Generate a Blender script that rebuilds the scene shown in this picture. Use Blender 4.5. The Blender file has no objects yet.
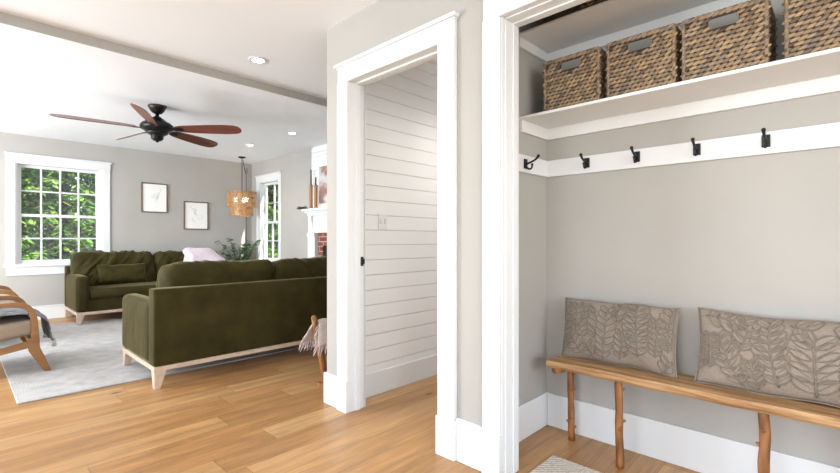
import bpy, math, random
from mathutils import Vector, Matrix, noise
random.seed(7)
C = bpy.context.scene.collection
PI = math.pi
# ---------------------------------------------------------------- camera
th = math.radians(43.7)
cam_d = bpy.data.cameras.new('camera'); cam = bpy.data.objects.new('camera', cam_d); C.objects.link(cam)
cam.location = (0, 0, 1.15)
cam.rotation_euler = (PI/2, 0, th-PI/2)
cam_d.sensor_width = 36; cam_d.lens = 36*444.5/840
cam_d.shift_y = 3.5/840
cam_d.clip_start = 0.02
bpy.context.scene.camera = cam
# ---------------------------------------------------------------- world, sun, area fill lamps added on the unseen sides
w = bpy.data.worlds.new('World'); bpy.context.scene.world = w; w.use_nodes = True
nt = w.node_tree
sky = nt.nodes.new('ShaderNodeTexSky'); sky.sky_type = 'NISHITA'; sky.sun_disc = False
sky.sun_elevation = math.radians(48); sky.sun_rotation = math.radians(200)
nt.links.new(sky.outputs[0], nt.nodes['Background'].inputs[0])
nt.nodes['Background'].inputs[1].default_value = 0.35
sd = bpy.data.lights.new('sun', 'SUN'); sd.energy = 10; sd.angle = 0.03; sd.color = (1, .96, .88)
so = bpy.data.objects.new('sun', sd); C.objects.link(so)
so.rotation_euler = Vector((-.25, .75, -.75)).to_track_quat('-Z', 'Y').to_euler()
def area(name, loc, direction, sx, sy, power, col=(1, 1, 1)):
    d = bpy.data.lights.new(name, 'AREA'); d.shape = 'RECTANGLE'; d.size = sx; d.size_y = sy
    d.energy = power; d.color = col
    o = bpy.data.objects.new(name, d); C.objects.link(o); o.location = loc
    o.rotation_euler = Vector(direction).to_track_quat('-Z', 'Y').to_euler()
    return o
FILL_TINT = (.88, .945, 1)  # cool tint of the added fill lamps, tilted up to brighten the ceiling
area('fill_area_foyer', (-2.56, .3, 1.45), (1, .05, .42), 2.6, 1.7, 62, FILL_TINT)
area('fill_area_living', (-2.56, 5.9, 1.45), (1, 0, .30), 2.8, 1.6, 250, FILL_TINT)
area('fill_area_rear', (.0, -2.56, 1.45), (0, 1, .40), 2.6, 1.7, 66, FILL_TINT)
vs = bpy.context.scene.view_settings
vs.view_transform = 'Standard'; vs.look = 'None'; vs.gamma = 1; vs.use_curve_mapping = False
vs.exposure = 0.58

# ---------------------------------------------------------------- materials
def mat(name, col, rough=.5, **k):
    m = bpy.data.materials.new(name); m.use_nodes = True
    b = m.node_tree.nodes['Principled BSDF']
    b.inputs['Base Color'].default_value = (*col, 1); b.inputs['Roughness'].default_value = rough
    for kk, v in k.items(): b.inputs[kk.replace('_', ' ')].default_value = v
    return m
def N(m, t, **k):
    n = m.node_tree.nodes.new(t)
    for a, b in k.items(): setattr(n, a, b)
    return n
def L(m, a, b): m.node_tree.links.new(a, b)
def bsdf(m): return m.node_tree.nodes['Principled BSDF']
def mapping(m, scale=(1, 1, 1), obj=True):
    t = N(m, 'ShaderNodeTexCoord'); mp = N(m, 'ShaderNodeMapping'); mp.inputs['Scale'].default_value = scale
    L(m, t.outputs['Object'], mp.inputs['Vector']); return mp.outputs[0]
def noisy(name, c1, c2, scale=(5, 5, 5), rough=.6, bump=0, detail=4, bscale=1, ramp=(.3, .7), **k):
    m = mat(name, c1, rough, **k); v = mapping(m, scale)
    n = N(m, 'ShaderNodeTexNoise'); n.inputs['Scale'].default_value = 1; n.inputs['Detail'].default_value = detail
    L(m, v, n.inputs['Vector'])
    r = N(m, 'ShaderNodeValToRGB'); r.color_ramp.elements[0].position = ramp[0]; r.color_ramp.elements[1].position = ramp[1]
    r.color_ramp.elements[0].color = (*c1, 1); r.color_ramp.elements[1].color = (*c2, 1)
    L(m, n.outputs['Fac'], r.inputs[0]); L(m, r.outputs[0], bsdf(m).inputs['Base Color'])
    if bump:
        n2 = N(m, 'ShaderNodeTexNoise'); n2.inputs['Scale'].default_value = bscale; n2.inputs['Detail'].default_value = 3
        L(m, v, n2.inputs['Vector'])
        bp = N(m, 'ShaderNodeBump'); bp.inputs['Strength'].default_value = bump; bp.inputs['Distance'].default_value = .01
        L(m, n2.outputs['Fac'], bp.inputs['Height']); L(m, bp.outputs[0], bsdf(m).inputs['Normal'])
    return m
def island(name, cols, rough=.6, vary=.35):
    """colour differs from strand to strand (random per mesh island)"""
    m = mat(name, cols[0], rough); g = N(m, 'ShaderNodeNewGeometry'); r = N(m, 'ShaderNodeValToRGB')
    e = r.color_ramp.elements
    for i, c in enumerate(cols):
        p = i/(len(cols)-1)
        x = e[0] if i == 0 else (e[len(e)-1] if i == len(cols)-1 else e.new(p))
        x.position = p; x.color = (*c, 1)
    L(m, g.outputs['Random Per Island'], r.inputs[0]); L(m, r.outputs[0], bsdf(m).inputs['Base Color'])
    return m
WALL = noisy('wall_paint', (.405, .386, .358), (.425, .406, .378), (3, 3, 3), .75)
CEIL = mat('ceiling_paint', (.85, .87, .89), .85)
TRIM = mat('trim_white', (.72, .73, .735), .38)
SHIP = mat('shiplap_white', (.80, .80, .80), .45)
SHELF = mat('shelf_white', (.76, .76, .75), .45)
BLACK = mat('black_iron', (.012, .012, .013), .42, Metallic=.3)
BRONZE = mat('fan_bronze', (.014, .013, .013), .36, Metallic=.5)
OAKFR = noisy('frame_wood', (.13, .075, .045), (.2, .12, .075), (20, 20, 3), .5)
PAPER = mat('art_paper', (.86, .86, .84), .7)
INK = mat('ink_line', (.35, .33, .31), .8)
GLASS = mat('window_glass', (1, 1, 1), .0, IOR=1.1, Alpha=.03)
OLIVE = noisy('olive_velvet', (.027, .021, .004), (.045, .035, .008), (5, 5, 5), .72, bump=.35, bscale=3.0, ramp=(.35, .65),
              Sheen_Weight=.30, Sheen_Roughness=.30, Specular_IOR_Level=.15)
bsdf(OLIVE).inputs['Sheen Tint'].default_value = (.70, .60, .32, 1)
PALEWOOD = noisy('washed_oak', (.60, .47, .36), (.50, .37, .27), (25, 25, 25), .55)
HONEY = noisy('honey_wood', (.29, .13, .032), (.20, .08, .017), (3, 20, 20), .4, Coat_Weight=.2)
BENCH = noisy('bench_pine', (.54, .325, .155), (.25, .12, .045), (45, 3.0, 45), .5, bump=.5, bscale=1.2, detail=6, ramp=(.38, .66))
LOG = noisy('peeled_log', (.36, .145, .042), (.10, .038, .014), (30, 30, 7), .5, bump=.5, bscale=1.5, ramp=(.35, .75))
BEIGE = noisy('seat_linen', (.33, .265, .20), (.28, .22, .165), (60, 60, 60), .9)
GREYTH = noisy('grey_throw', (.16, .165, .18), (.22, .225, .24), (30, 30, 30), .95, bump=.3)
TASSEL = mat('tassel_cream', (.50, .44, .38), .95)
LILAC = noisy('lilac_throw', (.66, .55, .63), (.74, .64, .71), (30, 30, 30), .95, bump=.4, Sheen_Weight=.3)
MAUVE = noisy('mauve_throw', (.47, .37, .335), (.57, .47, .43), (60, 60, 60), .95, bump=.4)
PILLOW = noisy('taupe_linen', (.25, .205, .165), (.31, .255, .21), (110, 110, 110), .95, bump=.35, bscale=1.5)
STITCH_SHADOW = noisy('taupe_cord_shadow', (.23, .19, .155), (.17, .14, .11), (150, 150, 150), .95)  # cord darker than the cloth, suggesting shadow round each leaf outline
RUG = noisy('pale_rug', (.37, .355, .345), (.49, .475, .465), (9, 9, 9), .98, bump=.8, bscale=10, ramp=(.3, .7))
MAT_ = mat('doormat', (.70, .64, .56), .95)
WICKER = island('water_hyacinth', [(.055, .036, .022), (.31, .21, .125), (.37, .27, .17), (.18, .14, .11), (.44, .29, .15), (.26, .185, .12), (.12, .08, .05)], .55)
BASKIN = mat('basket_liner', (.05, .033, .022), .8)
LEAF = island('conifer_needles', [(.02, .07, .008), (.06, .18, .012), (.12, .28, .02), (.03, .11, .008), (.22, .30, .05), (.09, .22, .03)], .9)
LEAF2 = island('bush_leaves', [(.10, .2, .02), (.2, .3, .04), (.06, .15, .02), (.30, .30, .09), (.14, .24, .04)], .6)
PLANT = island('houseplant_leaves', [(.025, .085, .02), (.05, .15, .035), (.09, .22, .06), (.035, .12, .04)], .45)
BARK = mat('bark', (.06, .04, .025), .9)
GRASS = noisy('lawn', (.06, .13, .02), (.1, .18, .04), (2, 2, 2), .9)
CHIP = island('wood_beads', [(.36, .19, .08), (.44, .25, .11), (.28, .13, .05), (.50, .31, .15)], .5)
CANDLE = mat('black_candle', (.01, .01, .012), .4)
GOLDW = noisy('turned_oak', (.40, .19, .06), (.30, .13, .04), (30, 30, 6), .4)
POT = mat('pot_clay', (.55, .50, .45), .6)
SWITCH = mat('switch_plastic', (.72, .72, .72), .3)
DARKSLOT = mat('slot_dark', (.05, .05, .05), .5)
FIREBLACK = mat('firebox_black', (.012, .011, .01), .9)
LAMP = mat('lamp_lens', (1, 1, 1), .4); bsdf(LAMP).inputs['Emission Color'].default_value = (1, .97, .92, 1); bsdf(LAMP).inputs['Emission Strength'].default_value = 14
BULB = mat('bulb_glow', (1, 1, 1), .4); bsdf(BULB).inputs['Emission Color'].default_value = (1, .86, .62, 1); bsdf(BULB).inputs['Emission Strength'].default_value = 8

def blade_mat():
    m = mat('fan_mahogany', (.10, .022, .010), .35, Coat_Weight=.25, Coat_Roughness=.15)
    v = mapping(m, (3, 40, 40)); n = N(m, 'ShaderNodeTexNoise'); n.inputs['Scale'].default_value = 1; L(m, v, n.inputs['Vector'])
    r = N(m, 'ShaderNodeValToRGB'); e = r.color_ramp.elements
    e[0].position = .3; e[0].color = (.085, .015, .006, 1); e[1].position = .7; e[1].color = (.19, .042, .014, 1)
    L(m, n.outputs['Fac'], r.inputs[0]); L(m, r.outputs[0], bsdf(m).inputs['Base Color']); return m
BLADE = blade_mat()

def math_node(m, op, a, b=None, c=None):
    n = N(m, 'ShaderNodeMath', operation=op)
    for i, v in enumerate((a, b, c)):
        if v is None: continue
        if hasattr(v, 'default_value') or hasattr(v, 'links'): L(m, v, n.inputs[i])
        else: n.inputs[i].default_value = v
    return n.outputs[0]
def floor_mat():
    m = mat('oak_planks', (.4, .2, .1), .36)
    t = N(m, 'ShaderNodeTexCoord'); s = N(m, 'ShaderNodeSeparateXYZ'); L(m, t.outputs['Object'], s.inputs[0])
    W, LEN = .19, 1.9
    yr = math_node(m, 'DIVIDE', math_node(m, 'ADD', s.outputs[1], 20.04), W); row = math_node(m, 'FLOOR', yr); fy = math_node(m, 'FRACT', yr)
    wn = N(m, 'ShaderNodeTexWhiteNoise', noise_dimensions='1D'); L(m, row, wn.inputs['W'])
    xr = math_node(m, 'DIVIDE', math_node(m, 'ADD', s.outputs[0], math_node(m, 'MULTIPLY', wn.outputs[0], 7.3)), LEN)
    col = math_node(m, 'FLOOR', xr); fx = math_node(m, 'FRACT', xr)
    cv = N(m, 'ShaderNodeCombineXYZ'); L(m, row, cv.inputs[0]); L(m, col, cv.inputs[1])
    w2 = N(m, 'ShaderNodeTexWhiteNoise', noise_dimensions='2D'); L(m, cv.outputs[0], w2.inputs['Vector'])
    # grain, offset per plank
    off = N(m, 'ShaderNodeVectorMath', operation='MULTIPLY_ADD'); L(m, cv.outputs[0], off.inputs[0]); off.inputs[1].default_value = (3.7, 11.3, 0); L(m, t.outputs['Object'], off.inputs[2])
    mp = N(m, 'ShaderNodeMapping'); mp.inputs['Scale'].default_value = (.9, 9, 1); L(m, off.outputs[0], mp.inputs[0])
    n1 = N(m, 'ShaderNodeTexNoise'); n1.inputs['Scale'].default_value = 1.6; n1.inputs['Detail'].default_value = 6; n1.inputs['Distortion'].default_value = .6; L(m, mp.outputs[0], n1.inputs['Vector'])
    mp2 = N(m, 'ShaderNodeMapping'); mp2.inputs['Scale'].default_value = (2.5, 60, 1); L(m, off.outputs[0], mp2.inputs[0])
    n2 = N(m, 'ShaderNodeTexNoise'); n2.inputs['Scale'].default_value = 2; n2.inputs['Detail'].default_value = 5; L(m, mp2.outputs[0], n2.inputs['Vector'])
    r = N(m, 'ShaderNodeValToRGB'); e = r.color_ramp.elements
    e[0].position = 0; e[0].color = (.385, .195, .072, 1); e[1].position = 1; e[1].color = (.50, .295, .130, 1)
    x = e.new(.5); x.color = (.46, .25, .100, 1)
    L(m, w2.outputs[0], r.inputs[0])
    g = math_node(m, 'ADD', math_node(m, 'MULTIPLY', n1.outputs['Fac'], 1.15), math_node(m, 'MULTIPLY', n2.outputs['Fac'], .95))
    g = math_node(m, 'ADD', g, -.04)
    g = math_node(m, 'MULTIPLY', g, .92); v1 = N(m, 'ShaderNodeVectorMath', operation='SCALE'); L(m, r.outputs[0], v1.inputs[0]); L(m, g, v1.inputs['Scale'])
    # knots
    mk = N(m, 'ShaderNodeMapping'); mk.inputs['Scale'].default_value = (1.1, 2.6, 1); L(m, off.outputs[0], mk.inputs[0])
    vo = N(m, 'ShaderNodeTexVoronoi'); vo.inputs['Scale'].default_value = 1.0; L(m, mk.outputs[0], vo.inputs['Vector'])
    kn = N(m, 'ShaderNodeMapRange'); kn.inputs['From Min'].default_value = .018; kn.inputs['From Max'].default_value = .06; kn.inputs['To Min'].default_value = .22; kn.inputs['To Max'].default_value = 1
    L(m, vo.outputs['Distance'], kn.inputs[0])
    gy = math_node(m, 'GREATER_THAN', math_node(m, 'ABSOLUTE', math_node(m, 'SUBTRACT', fy, .5)), .5-.0012/W)
    gx = math_node(m, 'GREATER_THAN', math_node(m, 'ABSOLUTE', math_node(m, 'SUBTRACT', fx, .5)), .5-.0012/LEN)
    gap = math_node(m, 'SUBTRACT', 1, math_node(m, 'MULTIPLY', math_node(m, 'MAXIMUM', gy, gx), .62))
    v2 = N(m, 'ShaderNodeVectorMath', operation='SCALE'); L(m, v1.outputs[0], v2.inputs[0]); L(m, math_node(m, 'MULTIPLY', gap, kn.outputs[0]), v2.inputs['Scale'])
    L(m, v2.outputs[0], bsdf(m).inputs['Base Color'])
    rr = math_node(m, 'ADD', math_node(m, 'MULTIPLY', n2.outputs['Fac'], .2), .27); L(m, rr, bsdf(m).inputs['Roughness'])
    bp = N(m, 'ShaderNodeBump'); bp.inputs['Strength'].default_value = .12; bp.inputs['Distance'].default_value = .004
    L(m, math_node(m, 'MULTIPLY', n2.outputs['Fac'], gap), bp.inputs['Height']); L(m, bp.outputs[0], bsdf(m).inputs['Normal'])
    return m
FLOOR = floor_mat()
def brick_mat():
    m = mat('red_brick', (.3, .08, .05), .85); t = N(m, 'ShaderNodeTexCoord'); s = N(m, 'ShaderNodeSeparateXYZ'); L(m, t.outputs['Object'], s.inputs[0])
    c = N(m, 'ShaderNodeCombineXYZ'); L(m, s.outputs[1], c.inputs[0]); L(m, s.outputs[2], c.inputs[1])
    b = N(m, 'ShaderNodeTexBrick'); L(m, c.outputs[0], b.inputs['Vector']); b.inputs['Scale'].default_value = 1
    b.inputs['Brick Width'].default_value = .21; b.inputs['Row Height'].default_value = .075; b.inputs['Mortar Size'].default_value = .008
    b.inputs['Color1'].default_value = (.17, .04, .025, 1); b.inputs['Color2'].default_value = (.26, .075, .045, 1); b.inputs['Mortar'].default_value = (.4, .33, .28, 1)
    L(m, b.outputs['Color'], bsdf(m).inputs['Base Color']); return m
BRICK = brick_mat()
def art_mat():
    m = mat('abstract_paint', (.4, .4, .4), .6); v = mapping(m, (2, 3, 5)); n = N(m, 'ShaderNodeTexNoise'); n.inputs['Scale'].default_value = 1.2; L(m, v, n.inputs['Vector'])
    r = N(m, 'ShaderNodeValToRGB'); e = r.color_ramp.elements
    e[0].position = .3; e[0].color = (.10, .10, .13, 1); e[1].position = .75; e[1].color = (.62, .60, .58, 1)
    x = e.new(.45); x.color = (.33, .17, .13, 1); x = e.new(.56); x.color = (.45, .44, .46, 1)
    L(m, n.outputs['Fac'], r.inputs[0]); L(m, r.outputs[0], bsdf(m).inputs['Base Color']); return m
ART = art_mat()
def flat_weave():
    v = mapping(MAT_, (1, 1, 1)); wv = N(MAT_, 'ShaderNodeTexWave', wave_type='BANDS', bands_direction='DIAGONAL'); wv.inputs['Scale'].default_value = 22
    wv.inputs['Distortion'].default_value = 3; wv.inputs['Detail'].default_value = 1; wv.inputs['Detail Scale'].default_value = 4
    L(MAT_, v, wv.inputs['Vector']); r = N(MAT_, 'ShaderNodeValToRGB'); r.color_ramp.elements[0].color = (.50, .42, .34, 1); r.color_ramp.elements[0].position = .15
    r.color_ramp.elements[1].color = (.72, .67, .60, 1); r.color_ramp.elements[1].position = .5
    L(MAT_, wv.outputs['Fac'], r.inputs[0]); L(MAT_, r.outputs[0], bsdf(MAT_).inputs['Base Color'])
    bp = N(MAT_, 'ShaderNodeBump'); bp.inputs['Strength'].default_value = .6; bp.inputs['Distance'].default_value = .01
    L(MAT_, wv.outputs['Fac'], bp.inputs['Height']); L(MAT_, bp.outputs[0], bsdf(MAT_).inputs['Normal'])
flat_weave()

# ---------------------------------------------------------------- mesh helpers
class MB:
    def __init__(s): s.v = []; s.f = []; s.mi = []; s.sm = []; s.cur = 0
    def add(s, vs_, fs, smooth=False):
        b = len(s.v); s.v += [tuple(p) for p in vs_]
        for f in fs: s.f.append([b+i for i in f]); s.mi.append(s.cur); s.sm.append(smooth)
        return s
    def box(s, x0, x1, y0, y1, z0, z1):
        x0, x1 = min(x0, x1), max(x0, x1); y0, y1 = min(y0, y1), max(y0, y1)
        v = [(x, y, z) for z in (z0, z1) for y in (y0, y1) for x in (x0, x1)]
        return s.add(v, [(0, 2, 3, 1), (4, 5, 7, 6), (0, 1, 5, 4), (2, 6, 7, 3), (0, 4, 6, 2), (1, 3, 7, 5)])
    def frustum(s, c0, h0, c1, h1):
        """tapered square leg; c=(x,y,z) centres, h=(hx,hy) half sizes"""
        v = []
        for c, h in ((c0, h0), (c1, h1)):
            v += [(c[0]-h[0], c[1]-h[1], c[2]), (c[0]+h[0], c[1]-h[1], c[2]), (c[0]+h[0], c[1]+h[1], c[2]), (c[0]-h[0], c[1]+h[1], c[2])]
        return s.add(v, [(3, 2, 1, 0), (4, 5, 6, 7), (0, 1, 5, 4), (1, 2, 6, 5), (2, 3, 7, 6), (3, 0, 4, 7)])
    def tube(s, pts, r, n=10, caps=True):
        pts = [Vector(p) for p in pts]; m = len(pts)
        rr = r if isinstance(r, (list, tuple)) else [r]*m
        t0 = (pts[1]-pts[0]).normalized(); u = t0.orthogonal().normalized(); vs_ = []
        for i, p in enumerate(pts):
            t = (pts[min(i+1, m-1)]-pts[max(i-1, 0)])
            t = t.normalized() if t.length > 1e-9 else t0
            u = (u-t*u.dot(t)); u = u.normalized() if u.length > 1e-6 else t.orthogonal().normalized()
            w_ = t.cross(u)
            for k in range(n):
                a = 2*PI*k/n; vs_.append(p+(u*math.cos(a)+w_*math.sin(a))*rr[i])
        fs = [(i*n+k, i*n+(k+1) % n, (i+1)*n+(k+1) % n, (i+1)*n+k) for i in range(m-1) for k in range(n)]
        if caps: fs += [tuple(range(n))[::-1], tuple(range((m-1)*n, m*n))]
        return s.add(vs_, fs, True)
    def lathe(s, prof, c=(0, 0, 0), n=32):
        vs_ = []; m = len(prof)
        for r, z in prof:
            for k in range(n): a = 2*PI*k/n; vs_.append((c[0]+r*math.cos(a), c[1]+r*math.sin(a), c[2]+z))
        fs = [(i*n+k, i*n+(k+1) % n, (i+1)*n+(k+1) % n, (i+1)*n+k) for i in range(m-1) for k in range(n)]
        if prof[0][0] > 1e-5: fs.append(tuple(range(n))[::-1])
        if prof[-1][0] > 1e-5: fs.append(tuple(range((m-1)*n, m*n)))
        return s.add(vs_, fs, True)
    def ell(s, c, a, b, d, M=None, nu=8, nv=5):
        vs_ = []; fs = []
        for i in range(nv+1):
            ph = PI*i/nv
            for k in range(nu):
                t = 2*PI*k/nu; p = Vector((a*math.cos(ph), b*math.sin(ph)*math.cos(t), d*math.sin(ph)*math.sin(t)))
                if M: p = M @ p
                vs_.append(p+Vector(c))
        for i in range(nv):
            for k in range(nu): fs.append((i*nu+k, i*nu+(k+1) % nu, (i+1)*nu+(k+1) % nu, (i+1)*nu+k))
        return s.add(vs_, fs, True)
    def prism(s, poly, y0, y1, axis='y'):
        """extrude a polygon; axis y: poly is (x,z); axis x: (y,z); axis z: (x,y)"""
        n = len(poly)
        def P(p, t): return {'y': (p[0], t, p[1]), 'x': (t, p[0], p[1]), 'z': (p[0], p[1], t)}[axis]
        v = [P(p, y0) for p in poly]+[P(p, y1) for p in poly]
        fs = [tuple(range(n)), tuple(range(n, 2*n))[::-1]]+[(i, i+n, (i+1) % n+n, (i+1) % n) for i in range(n)]
        return s.add(v, fs)
    def soft(s, x0, x1, y0, y1, z0, z1, r, puff=(0, 0, 0), wr=0, n=10, seed=0, wf=6):
        """rounded upholstery block, bulging by puff along each axis, wrinkled by wr"""
        h = Vector(((x1-x0)/2, (y1-y0)/2, (z1-z0)/2)); c = Vector(((x0+x1)/2, (y0+y1)/2, (z0+z1)/2))
        r = min(r, *[q*.999 for q in h])
        def axis(hh):
            k = max(2, int(n*hh/.3)); inner = [(-1+2*i/k)*(hh-r) for i in range(k+1)]
            e = [hh-r+r*math.tan(PI/4*q/3) for q in (1, 2, 3)]
            return [-q for q in e[::-1]]+inner+e
        A = [axis(q) for q in h]
        for d in range(3):
            a, b = (d+1) % 3, (d+2) % 3
            for sg in (-1, 1):
                vs_ = []
                for u in A[a]:
                    for v in A[b]:
                        p = Vector((0, 0, 0)); p[d] = sg*h[d]; p[a] = u; p[b] = v
                        q = Vector([max(-(h[i]-r), min(h[i]-r, p[i])) for i in range(3)])
                        dr = (p-q).normalized(); o = q+dr*r
                        for i in range(3):
                            j, k = (i+1) % 3, (i+2) % 3
                            fj = max(0, 1-(o[j]/h[j])**2); fk = max(0, 1-(o[k]/h[k])**2)
                            o[i] += puff[i]*(o[i]/h[i])*(fj*fk)**.6
                        if wr:
                            q3 = Vector((o.x*wf+seed*7.1, o.y*wf+seed*3.3, o.z*wf*.7))
                            o += dr*(noise.noise(q3)+.6*abs(noise.noise(q3*2.3)))*wr
                        vs_.append(o+c)
                na, nb = len(A[a]), len(A[b])
                fs = []
                for i in range(na-1):
                    for j in range(nb-1):
                        f = (i*nb+j, (i+1)*nb+j, (i+1)*nb+j+1, i*nb+j+1)
                        fs.append(f if sg > 0 else f[::-1])
                s.add(vs_, fs, True)
        return s
    def build(s, name, mats, parent=None, bevel=0, merge=False, seg=2):
        me = bpy.data.meshes.new(name); me.from_pydata(s.v, [], s.f)
        if not isinstance(mats, (list, tuple)): mats = [mats]
        for m in mats: me.materials.append(m)
        for i, p in enumerate(me.polygons): p.material_index = s.mi[i]; p.use_smooth = s.sm[i]
        me.update()
        if merge:
            import bmesh
            b = bmesh.new(); b.from_mesh(me); bmesh.ops.remove_doubles(b, verts=b.verts, dist=1e-5); bmesh.ops.recalc_face_normals(b, faces=b.faces); b.to_mesh(me); b.free()
        o = bpy.data.objects.new(name, me); C.objects.link(o)
        if parent: o.parent = parent
        if bevel:
            md = o.modifiers.new('bevel', 'BEVEL'); md.width = bevel; md.segments = seg; md.limit_method = 'ANGLE'; md.angle_limit = math.radians(50)
        return o
def tag(o, label, cat, group=None, kind=None):
    o['label'] = label; o['category'] = cat
    if group: o['group'] = group
    if kind: o['kind'] = kind
    return o
def thing(name, label, cat, loc=(0, 0, 0), rz=0, group=None):
    o = bpy.data.objects.new(name, None); C.objects.link(o); o.empty_display_size = .1
    o.location = loc; o.rotation_euler = (0, 0, rz); return tag(o, label, cat, group)
def struct(o): o['kind'] = 'structure'; return o
def struct_empty(name, loc=(0, 0, 0)):
    o = bpy.data.objects.new(name, None); C.objects.link(o); o.location = loc; o.empty_display_size = .1; return struct(o)
def dup(root, loc, rz=None, label=None):
    r = root.copy(); C.objects.link(r); r.location = loc
    if rz is not None: r.rotation_euler = (0, 0, rz)
    if label: r['label'] = label
    for ch in list(root.children):
        c = ch.copy(); C.objects.link(c); c.parent = r
        for g in ch.children: d = g.copy(); C.objects.link(d); d.parent = c
    return r
def arc(cx, cy, r, a0, a1, n=6): return [(cx+r*math.cos(a0+(a1-a0)*i/n), cy+r*math.sin(a0+(a1-a0)*i/n)) for i in range(n+1)]
def bez(p, n=16):
    p = [Vector(q) for q in p]; out = []
    for i in range(n+1):
        t = i/n; q = list(p)
        while len(q) > 1: q = [q[j].lerp(q[j+1], t) for j in range(len(q)-1)]
        out.append(q[0])
    return out

# ================================================================ ROOM
H = 2.637
XL, YB, YF, XF = -2.6, -2.6, 8.41, 4.02
A0, A1 = 1.82, 1.94                                  # door wall: faces towards and away from the camera
CY0, CY1 = -1.1, 1.187                                # closet opening
DY0, DY1 = 1.590, 2.39                               # doorway
HD = 2.21
HC = 2.222
BX = 2.557                                           # closet back wall
struct(MB().box(XL-.15, XF+.15, YB-.15, YF+.2, -.12, 0).build('floor', FLOOR))
struct(MB().box(XL-.15, XF+.15, YB-.15, YF+.2, H, H+.15).build('ceiling', CEIL))
# wall with the doorway and the closet opening, its free end towards the living room
b = MB()
b.box(A0, A1, YB, CY0-.02, 0, H); b.box(A0, A1, CY0-.02, CY1+.02, HC+.02, H); b.box(A0, A1, CY1+.02, DY0-.02, 0, H)
b.box(A0, A1, DY0-.02, DY1+.02, HD+.02, H); b.box(A0, A1, DY1+.02, 2.65, 0, H)
struct(b.build('wall_right', WALL))
# closet walls
b = MB(); b.box(BX, BX+.1, -1.4, 1.35, 0, H); struct(b.build('wall_closet_back', WALL))
b = MB(); b.box(A1, BX+.1, 1.35, 1.45, 0, H); struct(b.build('wall_closet_left', WALL))
b = MB(); b.box(A1, BX+.1, -1.5, -1.4, 0, H); struct(b.build('wall_closet_right', WALL))
# passage: shiplap wall, right wall and end wall
b = MB(); b.cur = 0; b.box(A1, XF, 2.545, 2.65, 0, H)
b.cur = 1; z = .175-.111*.0
zz = 1.1125
zs = [zz+.1108*k for k in range(-10, 14)]
for k in range(len(zs)):
    lo = zs[k]; hi = min(lo+.1108, H)
    if lo < H: b.prism([(2.545, lo+.0008), (2.534, lo+.0010), (2.530, lo+.0030), (2.530, hi-.0012), (2.534, hi-.0008), (2.545, hi-.0008)], A1, XF, 'x')
struct(b.build('wall_passage_left', [WALL, SHIP]))
b = MB(); b.box(BX+.1, XF, 1.35, 1.45, 0, H); struct(b.build('wall_passage_right', SHIP))
# far wall with window opening
WX0, WX1, WZ0, WZ1 = .585, 1.60, .80, 2.25
b = MB(); b.box(XL, WX0, YF, YF+.2, 0, H); b.box(WX1, XF, YF, YF+.2, 0, H); b.box(WX0, WX1, YF, YF+.2, 0, WZ0); b.box(WX0, WX1, YF, YF+.2, WZ1, H)
struct(b.build('wall_far', WALL))
# fireplace wall with narrow window
VY0, VY1 = 7.34, 8.08
b = MB(); b.box(XF, XF+.15, 1.35, VY0, 0, H); b.box(XF, XF+.15, VY1, YF+.2, 0, H); b.box(XF, XF+.15, VY0, VY1, 0, WZ0-.05); b.box(XF, XF+.15, VY0, VY1, WZ1+.0, H)
struct(b.build('wall_fireplace', WALL))
# unseen sides, with window openings added behind the area fill lamps
b = MB()
b.box(XL-.15, XL, YB, YF, 0, .6); b.box(XL-.15, XL, YB, YF, 2.3, H); b.box(XL-.15, XL, YB, -1, .6, 2.3); b.box(XL-.15, XL, 1.6, 4.5, .6, 2.3); b.box(XL-.15, XL, 7.3, YF, .6, 2.3)
struct(b.build('wall_left', WALL))
b = MB(); b.box(XL, -1.3, YB-.15, YB, 0, H); b.box(1.3, A0, YB-.15, YB, 0, H); b.box(-1.3, 1.3, YB-.15, YB, 0, .6); b.box(-1.3, 1.3, YB-.15, YB, 2.3, H)
struct(b.build('wall_rear', WALL))
# chimney breast, clad in white boards
b = MB(); b.box(3.97, XF, 4.45, 6.19, 0, H)
for k in range(13): b.prism([(3.97, 0), (3.955, 0), (3.955, 0), (3.97, 0)], 0, 0, 'x') if False else b.box(3.957, 3.97, 4.45, 6.19, 1.70+.14*k*.5, 1.70+.14*k*.5+.066)
struct(b.build('wall_chimney_breast', SHIP))
# dropped beam between the two rooms
b = MB(); b.box(XL, XF, 3.98, 4.22, 2.566, H)
b.cur = 1; b.box(XL, XF, 3.978, 4.222, 2.562, 2.566)
o = struct(b.build('trim_1', [WALL, CEIL]))

# baseboards
def baseboard(name, boxes, bev=.004):
    b = MB()
    for q in boxes: b.box(*q)
    struct(b.build(name, TRIM, bevel=bev))
BB = .222
baseboard('baseboard_right', [(A0-.018, A0, 1.466, 1.288, 0, BB), (A0-.018, A0, 2.49, 2.65, 0, .215), (A0-.018, A1+.2, 2.65, 2.668, 0, .215)])
baseboard('baseboard_closet_back', [(BX-.014, BX, -1.4, 1.336, 0, .2)])
baseboard('baseboard_closet_left', [(A1, BX-.0, 1.336, 1.35, 0, .203)])
baseboard('baseboard_passage', [(A1+.02, XF, 2.514, 2.53, 0, .172)])
baseboard('baseboard_far', [(XL, XF, YF-.018, YF, 0, .2), (XL, XF, YF-.024, YF-.018, .185, .2)])
baseboard('baseboard_fireplace', [(XF-.018, XF, 6.5, YF-.03, 0, .2), (XF-.018, XF, 2.66, 4.2, 0, .2)])

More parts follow.
